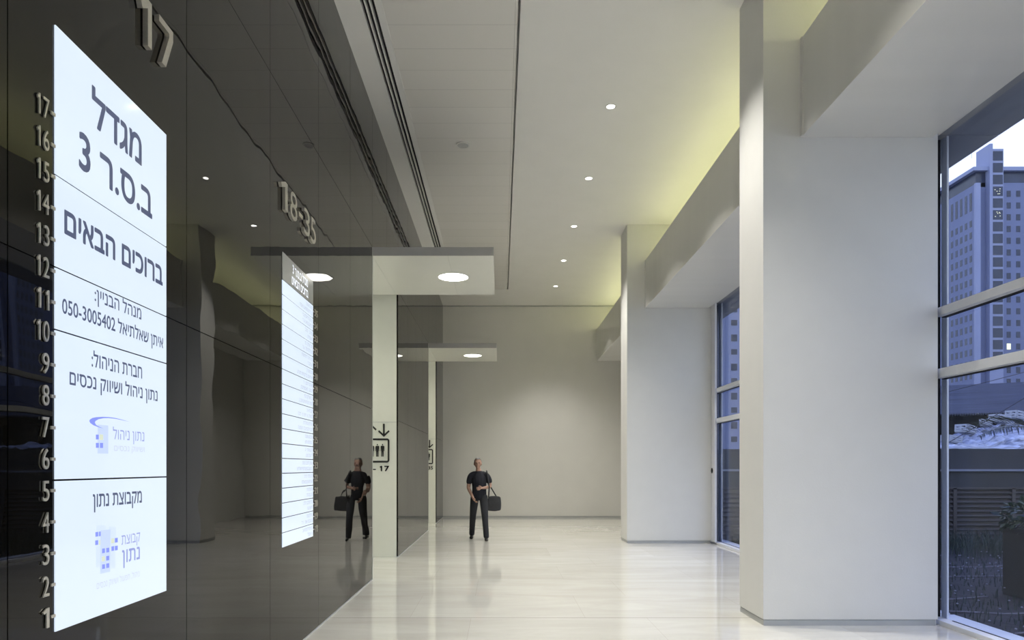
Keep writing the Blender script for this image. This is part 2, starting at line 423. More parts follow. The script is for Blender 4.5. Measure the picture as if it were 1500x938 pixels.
def embolden(bm, bold):
    src = bm.copy()
    for i in range(8):
        cp = src.copy(); a_ = 2*math.pi*i/8
        for v in cp.verts: v.co += Vector((math.cos(a_)*bold, math.sin(a_)*bold, .02+.01*i))
        me_ = bpy.data.meshes.new('t'); cp.to_mesh(me_); cp.free(); bm.from_mesh(me_); bpy.data.meshes.remove(me_)
    src.free(); return bm

def wall_text(mb, text, ya, yb, zbase, height, x=XL+.004, bold=0.0, thick=0.0, ref=None, span=None):
    """visual-order text on the left wall: ya..yb along the wall; height = height of the letter ref above the baseline"""
    bm = glyphs(text, 0, 0.5 if thick > .001 else 0)
    xs = [v.co.x for v in bm.verts]
    if not xs: bm.free(); return
    if bold > 0 and thick <= .001: bm = embolden(bm, bold)
    rb = glyphs(ref or text[0], 0); hy = max(v.co.y for v in rb.verts); rb.free()
    sx = (yb-ya)/(max(xs)-min(xs)); sz = height/hy; x0 = min(xs)
    for v in bm.verts:
        a, c, d = v.co
        v.co = (x+(d+.5)*thick if thick > .001 else x+d*.006, ya+(a-x0)*sx, zbase+c*sz)
    mb.merge(bm)

def px2wall(x, y, X=XL):
    Y = -X*F/(PX-x); return (Y, EYE+(PY-y)*Y/F)

def wall_poly(mb, pts, x):
    P = [px2wall(*p) for p in pts]
    mb.prism([(x, y, z) for y, z in P], (.0006, 0, 0))

# ---------------------------------------------------------------- first directory (floors 1-17)
def sign_panel(parent, y0, y1, z0, z1, m, name='panel'):
    b = MB(); b.box(XL+.0005, XL+.006, y0, y1, z0+.0035, z1-.0035); return b.build(name, m, parent)
SY0, SY1 = 2.672, 3.558
d1 = empty('directory_sign', (XL+.003, 3.115, .90), 'tall backlit white directory with large dark Hebrew lettering, nearest the camera on the glass wall', 'sign')
zs = [3.284, 2.695, 2.333, 2.088, 1.497, .90]
pans = [sign_panel(d1, SY0, SY1, zs[i+1], zs[i], M['sign']) for i in range(5)]
XT = XL+.0064
def line(pan, text, xl, xr, zb, h, bold=.012, m='ink', ref='ב'):
    b = MB(); wall_text(b, text, px2wall(xl, 0)[0], px2wall(xr, 0)[0], zb, h, XT, bold, .0006, ref); b.build('lettering', M[m], pan)
line(pans[0], heb('מגדל'), 133, 205, 3.012, .128, .020)
line(pans[0], '3 '+heb('ב.ס.ר'), 114, 220.5, 2.79, .128, .020)
line(pans[1], heb('ברוכים הבאים'), 92.5, 236, 2.485, .090, .026)
line(pans[2], heb('מנהל הבניין:'), 136.5, 204.8, 2.263, .050, .008)
line(pans[2], '050-3005402 '+heb('איתן שאלתיאל'), 88.7, 237, 2.162, .050, .012)
line(pans[3], heb('חברת הניהול:'), 132, 206, 1.978, .054, .010)
line(pans[3], heb('נתון ניהול ושיווק נכסים'), 99.7, 228.7, 1.883, .050, .012)
line(pans[3], heb('נתון ניהול'), 163.4, 209.4, 1.674, .044, -.004, 'ink_blue')
line(pans[3], heb('ושיווק נכסים'), 165.3, 210, 1.622, .023, -.004, 'ink_faint')
line(pans[4], heb('מקבוצת נתון'), 134, 205.6, 1.377, .054, .016)
line(pans[4], heb('קבוצת'), 176.1, 203.3, 1.190, .043, -.002, 'ink_blue')
line(pans[4], heb('נתון'), 176.9, 202.7, 1.106, .058, .012, 'ink_blue')
line(pans[4], heb('ניהול, תפעול ושיווק נכסים'), 139.6, 202.3, 1.022, .024, -.006, 'ink_faint')
# emblem of the middle panel: pale block, four little windows, swoosh
c1 = lambda u, v: (100+u*.128, 580+v*.128)
b = MB(); wall_poly(b, [c1(318, 330), c1(440, 340), c1(440, 663), c1(318, 660)], XT); b.build('emblem_block', M['logo_pale'], pans[3])
b = MB()
for q in ((297, 445, 328, 500), (297, 540, 330, 596), (343, 540, 378, 598)):
    wall_poly(b, [c1(q[0], q[1]), c1(q[2], q[1]), c1(q[2], q[3]), c1(q[0], q[3])], XT+.0008)
b.build('emblem_window', M['logo_blue'], pans[3])
b = MB(); wall_poly(b, [c1(338, 440), c1(381, 443), c1(381, 510), c1(338, 507)], XT+.0008); b.build('emblem_window', M['logo_yellow'], pans[3])
sw = [(378, 374), (330, 362), (270, 340), (232, 314), (219, 290), (226, 272), (255, 254), (300, 245), (370, 241), (440, 244), (520, 255), (600, 275), (682, 300),
      (600, 280), (520, 264), (440, 256), (380, 257), (325, 268), (290, 288), (281, 308), (296, 334), (330, 354)]
b = MB(); wall_poly(b, [c1(*p) for p in sw], XT+.0016); b.build('emblem_swoosh', M['logo_blue'], pans[3])
# emblem of the bottom panel: three blocks with windows
c2 = lambda u, v: (100+u*.1493, 740+v*.1493)
for q, mm, dx in (([(260, 205), (350, 197), (350, 600), (255, 612)], 'logo_paler', 0), ([(382, 215), (450, 207), (445, 617), (382, 628)], 'logo_paler', 0), ([(300, 250), (397, 240), (393, 655), (296, 677)], 'logo_pale', .0008)):
    b = MB(); wall_poly(b, [c2(*p) for p in q], XT+dx); b.build('emblem_block', M[mm], pans[4])
b = MB()
for u, v, ww in ((248, 268, 27), (282, 264, 17), (246, 350, 28), (440, 326, 27), (406, 408, 26), (440, 403, 27), (314, 430, 27), (355, 423, 28), (355, 502, 28), (314, 585, 27), (355, 576, 28)):
    wall_poly(b, [c2(u, v), c2(u+ww, v-4), c2(u+ww, v+40), c2(u, v+45)], XT+.0016)
b.build('emblem_window', M['logo_blue'], pans[4])
b = MB()
for u, v, ww in ((282, 345, 15), (403, 328, 32), (309, 506, 34)): wall_poly(b, [c2(u, v), c2(u+ww, v-4), c2(u+ww, v+46), c2(u, v+52)], XT+.0016)
b.build('emblem_window', M['logo_yellow'], pans[4])

# ---------------------------------------------------------------- second directory (floors 18-35)
d2 = empty('directory_sign', (XL+.003, 5.905, .90), 'tall backlit directory with grey header and eighteen narrow white rows, beyond the large-lettered one', 'sign')
TY0, TY1 = 5.46, 6.345
hd = sign_panel(d2, TY0, TY1, 3.05, 3.275, M['sign_grey'], 'header_panel')
b = MB()
wall_text(b, '3 '+heb('מגדל ב.ס.ר'), 5.72, 6.17, 3.172, .062, XT, .02, .0006, 'ב')
wall_text(b, heb('ברוכים הבאים'), 5.70, 6.18, 3.078, .062, XT, .03, .0006, 'ב')
b.build('lettering', M['ink_white'], hd)
RH = (3.05-.90)/18
alef = 'אבגדהוזחטיכלמנסעפצקרשת'
rr = random.Random(3)
for i in range(18):
    z1 = 3.05-RH*i; z0 = z1-RH
    p_ = sign_panel(d2, TY0, TY1, z0, z1, M['sign'], 'row_panel')
    b = MB()
    for (zb, n) in ((z0+.072, rr.randint(7, 13)), (z0+.022, rr.randint(6, 18))):
        s = ''.join(rr.choice(alef) if rr.random() > .16 else ' ' for _ in range(n)).strip()
        wall_text(b, s, 6.32-.026*n, 6.315, zb, .028, XT, .0, .0006, 'ב')
    b.build('lettering', M['ink_soft'], p_)

# ---------------------------------------------------------------- metal floor numbers
def number(n, ya, yb, zb, h, dash, signname):
    o = empty('floor_number', (XL, (ya+yb)/2, zb-.005), 'small steel floor number %d with dash beside %s' % (n, signname), 'numeral', 'steel floor numbers beside the directories')
    b = MB(); wall_text(b, str(n), ya, yb, zb, h, XL+.003, 0, .006, '1'); b.build('numeral', M['steel'], o)
    b = MB(); b.box(XL+.003, XL+.009, dash[0], dash[1], zb+h*.42, zb+h*.58); b.build('dash', M['steel'], o)
for n in range(1, 18):
    zb = .93+.1222*(n-1)
    number(n, 2.565 if n > 9 else 2.595, 2.632, zb, .077, (2.643, 2.668), 'the large-lettered directory')
for n in range(18, 36):
    zb = .90+RH*(n-18)+.035
    number(n, 6.395, 6.50, zb, .062, (6.352, 6.380), 'the narrow-rowed directory')
def big_number(chars, label):
    """raised numerals, each character a part: (char, y start, y end)"""
    o = empty('lift_bank_number', (XL, (chars[0][1]+chars[-1][2])/2, 3.60), label, 'numeral', 'large steel lift bank numbers')
    z0, h, st = 3.602, .226, .034; xa, th = XL+.005, .026
    for c, ya, yb in chars:
        b = MB(); P = lambda u, v: (xa, ya+(yb-ya)*u, z0+h*v)
        if c == '1': b.prism([P(.62, 0), P(1, 0), P(1, 1), P(.66, 1), P(0, .80), P(.12, .66), P(.62, .80)], (th, 0, 0))
        elif c == '7': b.prism([P(.18, 0), P(.48, 0), P(1, .76), P(1, 1), P(0, 1), P(0, .855), P(.72, .855), P(.72, .78)], (th, 0, 0))
        elif c == '-': b.prism([P(0, .40), P(1, .40), P(1, .56), P(0, .56)], (th, 0, 0))
        else: wall_text(b, c, ya, yb, z0, h, xa, 0, th, '1')
        b.build('dash' if c == '-' else 'numeral', M['steel'], o)
big_number([('1', 2.70, 2.80), ('-', 2.96, 3.10), ('1', 3.262, 3.362), ('7', 3.435, 3.58)], 'large raised steel numerals ending in 17 above the large-lettered directory')
big_number([('1', 5.345, 5.51), ('8', 5.58, 5.77), ('-', 5.82, 5.93), ('3', 5.97, 6.15), ('5', 6.18, 6.35)], 'large raised steel numerals 18-35 above the narrow-rowed directory')

# ---------------------------------------------------------------- lights of the place
def lamp_disc(g, x, y, z, r, m, bez, watts, cone, soft, col):
    b = MB(); b.ring(x, y, z-.006, z+.004, r, r+bez, 40); b.build('bezel', M['bezel'], g)
    b = MB(); b.cyl(x, y, z-.003, z+.001, r, 40); b.build('lens', m, g)
    ld = bpy.data.lights.new('lamp_light', 'SPOT'); ld.energy = watts; ld.spot_size = math.radians(cone); ld.spot_blend = soft; ld.color = col; ld.shadow_soft_size = r
    lo = bpy.data.objects.new('lamp_light', ld); COL.objects.link(lo); lo.parent = g; lo.location = Vector((x, y, z-.03))-wloc(g)
names = {0: 'nearest', 1: 'second', 2: 'third', 3: 'fourth', 4: 'fifth'}
for k in range(-7, 5):
    y = 9.28+2.31*k
    lab = ('recessed ceiling downlight, %s of the row seen on the smooth ceiling' % names[k]) if k >= 0 else ('recessed ceiling downlight just above the top of the view' if k == -1 else 'recessed ceiling downlight of the row over the near part of the hall')
    g = empty('recessed_downlight', (1.5, y, ZC-.006), lab, 'downlight', 'row of recessed ceiling downlights')
    lamp_disc(g, 1.5, y, ZC, .055, M['lamp'], .02, SPOT_W, 94, 1.0, (1, .97, .90))
for k, (y0, y1) in enumerate(LOB):
    nm = 'nearer' if k == 0 else 'farther'
    g = empty('lobby_canopy', (-.9, (y0+y1)/2, ZCAN), 'white flat canopy with grey edge jutting from the %s lift lobby opening' % nm, 'canopy')
    b = MB(); b.box(-6.2, -.094, y0+.002, y1-.22 if k == 0 else y1-.002, ZCAN+.004, ZO, .002); s = b.build('slab', M['canopy_edge'], g)
    yf = y1-.22 if k == 0 else y1-.002
    b = MB()
    for xa, xb in ((-6.2, XL-.002), (XL+.001, -.72), (-.717, -.092)): b.box(xa, xb, y0+.001, yf, ZCAN, ZCAN+.0045)
    b.build('soffit_panel', M['canopy'], g)
    yc = (10.36, 17.67)[k]
    for j, x in enumerate((-.715, -2.9, -4.9)):
        g2 = empty('canopy_light', (x, yc, ZCAN-.006), ('large round light set in the underside of the %s canopy' if j == 0 else 'large round light inside the %s lift lobby ceiling') % nm, 'light', 'round canopy lights')
        lamp_disc(g2, x, yc, ZCAN, .225, M['lampc'], .012, CANOPY_W if j == 0 else LOBBY_W, 150, 1.0, (1, .97, .82))
for k, (y0, y1) in enumerate(bays):
    g = empty('cove_light', (3.45, (y0+y1)/2, ZB1), ['strip light in the cove over the bay farthest behind the view', 'strip light in the cove behind the near pillars', 'strip light in the cove over the nearest window', 'strip light in the cove between the two pillars', 'strip light in the cove against the back wall'][k], 'strip light', 'cove strip lights')
    b = MB(); b.box(3.42, 3.48, y0+.1, y1-.1, ZB1+.03, ZB1+.06); b.build('tube', M['cove'], g)
    b = MB(); b.box(3.40, 3.50, y0+.08, y1-.08, ZB1+.0005, ZB1+.03); b.build('housing', M['bezel'], g)
g = empty('ceiling_disc', (-.57, 10.38, ZC-.02), 'small round grey grille on the panelled ceiling', 'ceiling disc')
b = MB(); b.cyl(-.57, 10.38, ZC-.012, ZC, .095, 32, .10); b.build('grille', M['skirt'], g)
b = MB(); b.ring(-.57, 10.38, ZC-.016, ZC, .085, .105); b.build('rim', M['bezel'], g)

# ---------------------------------------------------------------- lift signs on the lobby end walls
def lift_sign(xc, y, txt, label):
    g = empty('lift_sign', (xc, y-.002, 1.5), label, 'sign')
    yy = y-.0132; s = .01165; zf0, zf1 = 1.62, 2.033; hw = .206
    P = lambda u, v: (xc+u, yy, v)
    def prism(b, pts): b.prism([P(*q) for q in pts], (0, .001, 0))
    b = MB(); n = 6; t = .031; r = .045
    def rr_(hw_, z0, z1, r_):
        o = []
        for cx, cz, a0 in ((hw_-r_, z1-r_, 0), (-hw_+r_, z1-r_, 90), (-hw_+r_, z0+r_, 180), (hw_-r_, z0+r_, 270)):
            for i in range(n+1):
                a = math.radians(a0+90*i/n); o.append((cx+r_*math.cos(a), cz+r_*math.sin(a)))
        return o
    A, B = rr_(hw, zf0, zf1, r), rr_(hw-t, zf0+t, zf1-t, .012)
    for i in range(len(A)):
        j = (i+1) % len(A); prism(b, [A[i], A[j], B[j], B[i]])
    b.build('pictogram_frame', M['black'], g)
    for u in (-.0875, 0, .0875):
        b = MB()
        prism(b, [(u+.011*math.cos(a*math.pi/6), 1.925+.013*math.sin(a*math.pi/6)) for a in range(12)])
        prism(b, [(u-.032, 1.895), (u-.024, 1.906), (u+.024, 1.906), (u+.032, 1.895), (u+.032, 1.815), (u+.024, 1.815), (u+.022, 1.87), (u+.019, 1.722), (u+.003, 1.722), (u+.001, 1.80), (u-.001, 1.80), (u-.003, 1.722), (u-.019, 1.722), (u-.022, 1.87), (u-.024, 1.815), (u-.032, 1.815)])
        b.build('figure', M['black'], g)
    for sgn, u in ((1, -.1105), (-1, .1105)):
        zm = 2.17
        b = MB(); h = .115*sgn
        q = lambda du, dz: (u+du, zm+dz*sgn)
        prism(b, [q(-.0155, -.113), q(.0155, -.113), q(.0155, .08), q(-.0155, .08)])
        for sd in (1, -1): prism(b, [q(0, .113), q(sd*.098, .02), q(sd*.082, -.004), q(0, .072)])
        b.build('arrow', M['black'], g)
    bm = embolden(glyphs(txt), .022); xs = [v.co.x for v in bm.verts]; mw = .405/(max(xs)-min(xs)); hy = max(v.co.y for v in bm.verts)
    x0 = (min(xs)+max(xs))/2
    for v in bm.verts: v.co = (xc+(v.co.x-x0)*mw, yy, 1.475+v.co.y*.09/hy)
    b = MB(); b.merge(bm); b.build('lettering', M['black'], g)
lift_sign(-2.097, LOB[0][1], '1 - 17', 'black lift pictogram with arrows and 17 on the nearer white lobby wall')
lift_sign(-2.046, LOB[1][1], '18 - 35', 'black lift pictogram with arrows and 35 on the farther white lobby wall')

# ---------------------------------------------------------------- walking person with a bag
OX, OY = -.45, 14.5
def skin(name, pts, edges, m, parent, sub=2):
    me = bpy.data.meshes.new(name); me.from_pydata([p[0] for p in pts], edges, []); me.update()
    o = bpy.data.objects.new(name, me); COL.objects.link(o)
    md = o.modifiers.new('s', 'SKIN'); md.use_smooth_shade = True; md.branch_smoothing = .4
    for i, p in enumerate(pts):
        r = p[1]; me.skin_vertices[0].data[i].radius = r if isinstance(r, tuple) else (r, r)
    me.skin_vertices[0].data[0].use_root = True
    o.modifiers.new('u', 'SUBSURF').levels = sub; o.modifiers[-1].render_levels = sub
    dg = bpy.context.evaluated_depsgraph_get(); dg.update()
    me2 = bpy.data.meshes.new_from_object(o.evaluated_get(dg)); me2.name = name
    bpy.data.objects.remove(o); bpy.data.meshes.remove(me)
    for p in me2.polygons: p.use_smooth = True
    me2.materials.clear(); me2.materials.append(m)
    o = bpy.data.objects.new(name, me2); COL.objects.link(o); o.parent = parent
    return o
def chain(pts, segs, start=None):
    pass
M['skin'] = mat('skin', (.42, .25, .18), .55, var=.05, scale=12)
M['shirt'] = mat('black_cotton', (.012, .013, .02), .85, var=.2, scale=14, bump=.004, bscale=18)
M['trousers'] = mat('dark_trouser_cloth', (.02, .021, .025), .85, var=.15, scale=10, bump=.004, bscale=14)
M['hair'] = mat('grey_hair', (.22, .21, .20), .6, var=.3, scale=40, bump=.004, bscale=80)
M['shoe'] = mat('black_leather', (.012, .011, .011), .35, var=.1)
M['bag'] = mat('dark_bag_fabric', (.03, .03, .032), .7, var=.2, scale=10, bump=.004, bscale=20)
M['eye'] = mat('eye', (.05, .04, .03), .2, var=.1)
pr = empty('person', (OX, OY, 0), 'person in black T-shirt and dark trousers walking toward the camera on the stone floor', 'person')
V = []; E = []
def add(p, r, parent=None):
    V.append((p, r)); i = len(V)-1
    if parent is not None: E.append((parent, i))
    return i
# joints (x to the right in view, -y towards the camera)
HIP = {-1: (-.095, .015, .90), 1: (.095, -.02, .90)}
KNEE = {-1: (-.135, -.02, .50), 1: (.125, -.17, .50)}
ANK = {-1: (-.165, .20, .105), 1: (.155, -.23, .085)}
ELB = {-1: (-.235, .05, 1.10), 1: (.235, .0, 1.12)}
WRI = {-1: (-.125, -.10, .89), 1: (.075, -.17, 1.10)}
def limb(pts):
    """one unbranched tapering chain, as its own temporary mesh"""
    return skin('limb', pts, [(q, q+1) for q in range(len(pts)-1)], M['skin'], pr)
mixp = lambda a, c, t: tuple(Vector(a)*(1-t)+Vector(c)*t)
limbs = [limb([((0, .005, .90), (.125, .09)), ((0, .0, .99), (.135, .092)), ((0, 0, 1.10), (.128, .09)), ((-.005, 0, 1.24), (.15, .10)), ((-.01, .01, 1.36), (.15, .095)), ((-.014, .012, 1.43), (.085, .07)), ((-.018, .008, 1.48), (.056, .058)), ((-.026, -.002, 1.57), (.052, .056))])]
for s_ in (-1, 1):
    H_, K_, A_ = HIP[s_], KNEE[s_], ANK[s_]
    limbs.append(limb([((H_[0]*.8, H_[1], .97), (.06, .07)), (H_, (.078, .085)), (mixp(H_, K_, .5), (.070, .074)), (K_, (.054, .056)), (mixp(K_, A_, .35), (.054, .058)), (A_, (.034, .038)), ((A_[0], A_[1]-.01, A_[2]-.04), (.033, .036))]))
    limbs.append(limb([((A_[0], A_[1]+.03, A_[2]-.05), (.03, .03)), ((A_[0], A_[1]-.05, A_[2]-.05), (.032, .028)), ((A_[0], A_[1]-.14, A_[2]-(.066 if s_ < 0 else .05)), (.028, .016))]))
    E_, W_ = ELB[s_], WRI[s_]
    limbs.append(limb([((s_*.08-.01, .01, 1.385), (.055, .055)), ((s_*.165-.01, .014, 1.362), (.058, .06)), ((s_*.203, .02, 1.29), (.052, .055)), (E_, (.041, .041)), (mixp(E_, W_, .3), (.040, .040)), (W_, (.026, .029)), (mixp(E_, W_, 1.08), (.025, .024))]))
body = limbs.pop(0); body.name = 'body'
# hands: a palm and five separate curled fingers each, joined into the body mesh
def hand(s):
    w0 = Vector(WRI[s]); d = (w0-Vector(ELB[s])).normalized()
    if s < 0: side = Vector((0, -1, 0.2)); 
    else: side = Vector((0.1, 0, 1))
    side = (side-d*side.dot(d)).normalized(); pal = d.cross(side).normalized()*(1 if s > 0 else 1)
    if s < 0 and pal.x < 0: pal = -pal
    if s > 0 and pal.y < 0: pal = -pal
    v = []; ed = []
    def a(p, r, q=None):
        v.append((tuple(p), r)); i = len(v)-1
        if q is not None: ed.append((q, i))
        return i
    r0 = a(w0-d*.015, (.024, .019)); r1 = a(w0+d*.035, (.034, .016), r0); r2 = a(w0+d*.075, (.036, .014), r1)
    for i, (off, ln) in enumerate(((-.030, .060), (-.010, .072), (.010, .077), (.029, .070))):
        b0 = w0+d*.082+side*off; k0 = a(b0, .0088, r2)
        k1 = a(b0+d*ln*.42+pal*ln*.14, .0086, k0); k2 = a(b0+d*ln*.68+pal*ln*.42, .0078, k1); a(b0+d*ln*.74+pal*ln*.72, .0068, k2)
    t0 = a(w0+d*.035+side*.035+pal*.006, .011, r1); t1 = a(w0+d*.068+side*.052+pal*.022, .010, t0); a(w0+d*.092+side*.047+pal*.036, .0085, t1)
    return skin('hand', v, ed, M['skin'], pr, 2)
hands = [hand(-1), hand(1)]
# face relief: nose, brows, lips, ears, chin added as shapes of the body mesh
fb = MB(); HX, HY, HZ = OX-.03, OY-.016, 1.615
o3 = lambda x, y, z: (HX+x, HY+y, z)
fb.sphere(o3(0, -.094, 1.598), .013, .018, .022, 10, 8); fb.sphere(o3(0, -.088, 1.625), .008, .012, .03, 10, 8)
fb.sphere(o3(0, -.082, 1.562), .024, .012, .006, 10, 8); fb.sphere(o3(0, -.066, 1.532), .028, .022, .018, 10, 8)
for s in (-1, 1):
    fb.sphere(o3(s*.031, -.079, 1.645), .022, .012, .006, 10, 8); fb.sphere(o3(s*.077, .005, 1.61), .010, .020, .032, 10, 8)
hb = bmesh.new(); bmesh.ops.create_uvsphere(hb, u_segments=32, v_segments=24, radius=1)
for v in hb.verts:
    z = v.co.z; k = 1-.24*max(0, -z)**1.4; yy = v.co.y
    v.co = Vector((HX+v.co.x*.077*k, HY+.006+yy*.094*(1-.12*max(0, -z) if yy < 0 else 1-.30*max(0, -z)), 1.622+z*.116))
fb.merge(hb)
face = fb.build('face', M['skin'], pr)
def join_into(dst, others):
    bm = bmesh.new(); bm.from_mesh(dst.data)
    for o in others: bm.from_mesh(o.data)
    bm.to_mesh(dst.data); bm.free()
    for o in others: bpy.data.objects.remove(o)
join_into(body, limbs+hands+[face])
def weld(o, vox, m, it=3):
    rm = o.modifiers.new('r', 'REMESH'); rm.mode = 'VOXEL'; rm.voxel_size = vox; rm.use_smooth_shade = True
    sm = o.modifiers.new('s', 'SMOOTH'); sm.factor = .5; sm.iterations = it
    dg = bpy.context.evaluated_depsgraph_get(); dg.update()
    me2 = bpy.data.meshes.new_from_object(o.evaluated_get(dg)); o.modifiers.clear(); o.data = me2
    me2.materials.clear(); me2.materials.append(m)
    for p in me2.polygons: p.use_smooth = True
weld(body, .0052, M['skin'])
for s in (-1, 1):
    b = MB(); b.sphere(o3(s*.031, -.080, 1.628), .011, .008, .007, 10, 8); b.build('eye', M['eye'], pr)
# hair: a cap over the skull
bm = bmesh.new(); bmesh.ops.create_uvsphere(bm, u_segments=24, v_segments=16, radius=1)
for v in list(bm.verts):
    if v.co.z < -.45-.1*v.co.y or (v.co.y < -.25+.05*math.sin(v.co.x*9) and v.co.z < .58+.06*math.sin(v.co.x*13)) or (v.co.y < .05 and v.co.z < 0): bm.verts.remove(v)
for v in bm.verts:
    v.co = Vector((HX, HY+.006, 1.622))+Vector((v.co.x*.079, v.co.y*.097, v.co.z*.119))*(1+random.uniform(0, .02))
for f in bm.faces: f.smooth = True
b = MB(); b.merge(bm); hr = b.build('hair', M['hair'], pr, fix=True); sm = hr.modifiers.new('t', 'SOLIDIFY'); sm.thickness = .008; sm.offset = 0
# T-shirt
shirt = limb([((0, .005, .84), (.168, .128)), ((0, .002, .90), (.172, .13)), ((0, 0, 1.02), (.165, .122)), ((0, 0, 1.12), (.160, .118)), ((-.005, 0, 1.25), (.176, .124)), ((-.01, .01, 1.365), (.170, .112)), ((-.014, .012, 1.435), (.098, .084)), ((-.017, .009, 1.475), (.066, .068))])
shirt.name = 't_shirt'; sl = []
for s_ in (-1, 1):
    sl.append(limb([((s_*.02-.015, .01, 1.41), (.066, .062)), ((s_*.10-.012, .012, 1.392), (.072, .072)), ((s_*.17-.01, .014, 1.362), (.071, .073)), ((s_*.205, .02, 1.29), (.066, .07)), (mixp((s_*.205, .02, 1.33), ELB[s_], .74), (.066, .069))]))
join_into(shirt, sl); weld(shirt, .007, M['shirt'], 2)
# trousers
trs = limb([((0, .005, 1.03), (.130, .10)), ((0, .0, .97), (.150, .115)), ((0, .0, .88), (.148, .116)), ((0, .0, .83), (.10, .09))]); trs.name = 'trousers'; sl = []
for s_ in (-1, 1):
    H_, K_, A_ = HIP[s_], KNEE[s_], ANK[s_]
    sl.append(limb([((H_[0]*.8, H_[1], .96), (.075, .09)), (H_, (.094, .102)), (mixp(H_, K_, .5), (.084, .09)), (K_, (.070, .074)), (mixp(K_, A_, .5), (.064, .068)), (mixp(K_, A_, .95), (.056, .064)), ((A_[0], A_[1]-.008, A_[2]-.045), (.054, .064))]))
join_into(trs, sl); weld(trs, .007, M['trousers'], 2)
for s in (-1, 1):
    ax, ay, az = ANK[s]; V = []; E = []
    q = add((ax, ay+.035, .050 if s < 0 else .045), (.044, .045)); q1 = add((ax, ay-.05, .043), (.044, .040), q); q2 = add((ax+s*.008, ay-.13, .034), (.048, .033), q1); add((ax+s*.008, ay-.185, .028), (.034, .025), q2)
    skin('shoe', V, E, M['shoe'], pr)
# shoulder bag hanging at the hip, its own thing
bg_ = empty('shoulder_bag', (OX+.30, OY-.02, .60), 'dark soft shoulder bag hanging at the hip of the walking person', 'bag')
bm = bmesh.new(); bmesh.ops.create_cube(bm, size=1); bmesh.ops.subdivide_edges(bm, edges=list(bm.edges), cuts=4, use_grid_fill=True)
for v in bm.verts:
    x, y, z = v.co; k = 1-.28*max(0, z+.1)-.25*abs(z)**3
    v.co = Vector((OX+.315+x*.31*k+.02*z, OY-.02+y*.16*(1-.6*max(0, z+.1))*(1-.5*abs(x)**2), .77+z*.32*(1-.35*abs(x)**2)))+Vector([random.uniform(-.006, .006) for _ in range(3)])
for f in bm.faces: f.smooth = True
b = MB(); b.merge(bm); o = b.build('bag_body', M['bag'], bg_); o.modifiers.new('u', 'SUBSURF').render_levels = 2
b = MB(); P0 = Vector((OX+.14, OY-.01, 1.483))
b.tube([(OX+.20, OY-.055, .90), (OX+.215, OY-.125, 1.12), (OX+.178, OY-.085, 1.39), (OX+.158, OY-.02, 1.462), (OX+.165, OY+.09, 1.39), (OX+.24, OY+.12, 1.12), (OX+.36, OY+.02, .92)], .014, 8); b.build('strap', M['bag'], bg_)

# ---------------------------------------------------------------- outside: garden
b = MB(); b.box(4.62, 40, -8, 30, -.4, -.10); struct('garden_ground', b, M['soil'])
b = MB(); b.box(-150, 420, 30, 700, -1.6, -.4); struct('street_ground', b, M['tarmac'])
WY = 14.62
b = MB(); b.box(4.63, 24, WY, WY+.25, -.3, 1.10); b.box(4.63, 24, WY-.02, WY+.25, 1.10, 1.45); b.box(4.63, 24, WY+.12, WY+.3, 1.45, 1.93); struct('garden_wall', b, M['gwall'])
b = MB(); b.box(4.63, 24, WY-.07, WY+.14, 1.45, 1.495, .006); struct('garden_wall_trim', b, M['coping'])
lv = empty('louvered_screen', (10, WY-.03, 0), 'long brown slatted screen along the foot of the garden wall', 'louver screen')
b = MB()
for k in range(11):
    z = 1.05-k*.098
    b.prism([(4.66, WY-.002, z), (4.66, WY-.075, z-.055), (4.66, WY-.075, z-.068), (4.66, WY-.002, z-.015)], (18, 0, 0))
b.build('slats', M['louver'], lv)
for x in [5.9+1.25*i+.0 for i in range(13)]:
    b = MB(); b.box(x, x+.07, WY-.085, WY-.0, -.12, 1.10); b.build('post', M['louver'], lv)
b = MB(); b.box(4.66, 22.6, WY-.085, WY-.0, 1.07, 1.11); b.build('head_rail', M['louver'], lv)

pt = empty('planter', (6.9, 8.45, -.10), 'square dark stone planter holding the leafy shrub in the garden', 'planter')
b = MB(); b.box(6.50, 7.30, 8.04, 8.84, -.10, .74, .012); b.build('box', M['planter'], pt)
b = MB(); b.box(6.49, 7.31, 8.03, 8.85, .70, .77, .01); b.build('rim', M['planter'], pt)
def leaf_pts(c, d, up, ln, wd):
    d = d.normalized(); sd = d.cross(up).normalized(); nrm = sd.cross(d)
    return [c, c+d*ln*.35+sd*wd*.5+nrm*ln*.05, c+d*ln*.7+sd*wd*.38, c+d*ln-nrm*ln*.1, c+d*ln*.7-sd*wd*.38, c+d*ln*.35-sd*wd*.5+nrm*ln*.05]
sh = empty('leafy_shrub', (6.9, 8.45, .77), 'leafy green shrub growing out of the square dark planter', 'shrub')
b = MB(); rs = random.Random(11)
for i in range(900):
    th = rs.uniform(0, 2*math.pi); ph = math.acos(rs.uniform(-.35, 1)); r = rs.uniform(.75, 1.02)
    n_ = Vector((math.sin(ph)*math.cos(th), math.sin(ph)*math.sin(th), math.cos(ph)))
    lump = 1+.13*math.sin(3*th+1)+.08*math.sin(5*ph+th)
    sg = lambda q: math.copysign(abs(q)**.65, q)
    c = Vector((6.9, 8.45, .83))+Vector((sg(n_.x)*.45, sg(n_.y)*.45, n_.z*.30))*r*lump
    d = (n_+Vector((rs.uniform(-.8, .8), rs.uniform(-.8, .8), rs.uniform(-.9, .3))))
    up = (n_+Vector((rs.uniform(-.4, .4), rs.uniform(-.4, .4), .4))).normalized()
    b.face(leaf_pts(c, d, up, rs.uniform(.07, .12), rs.uniform(.04, .065)))
b.build('foliage', M['leaf'], sh, fix=False)
b = MB()
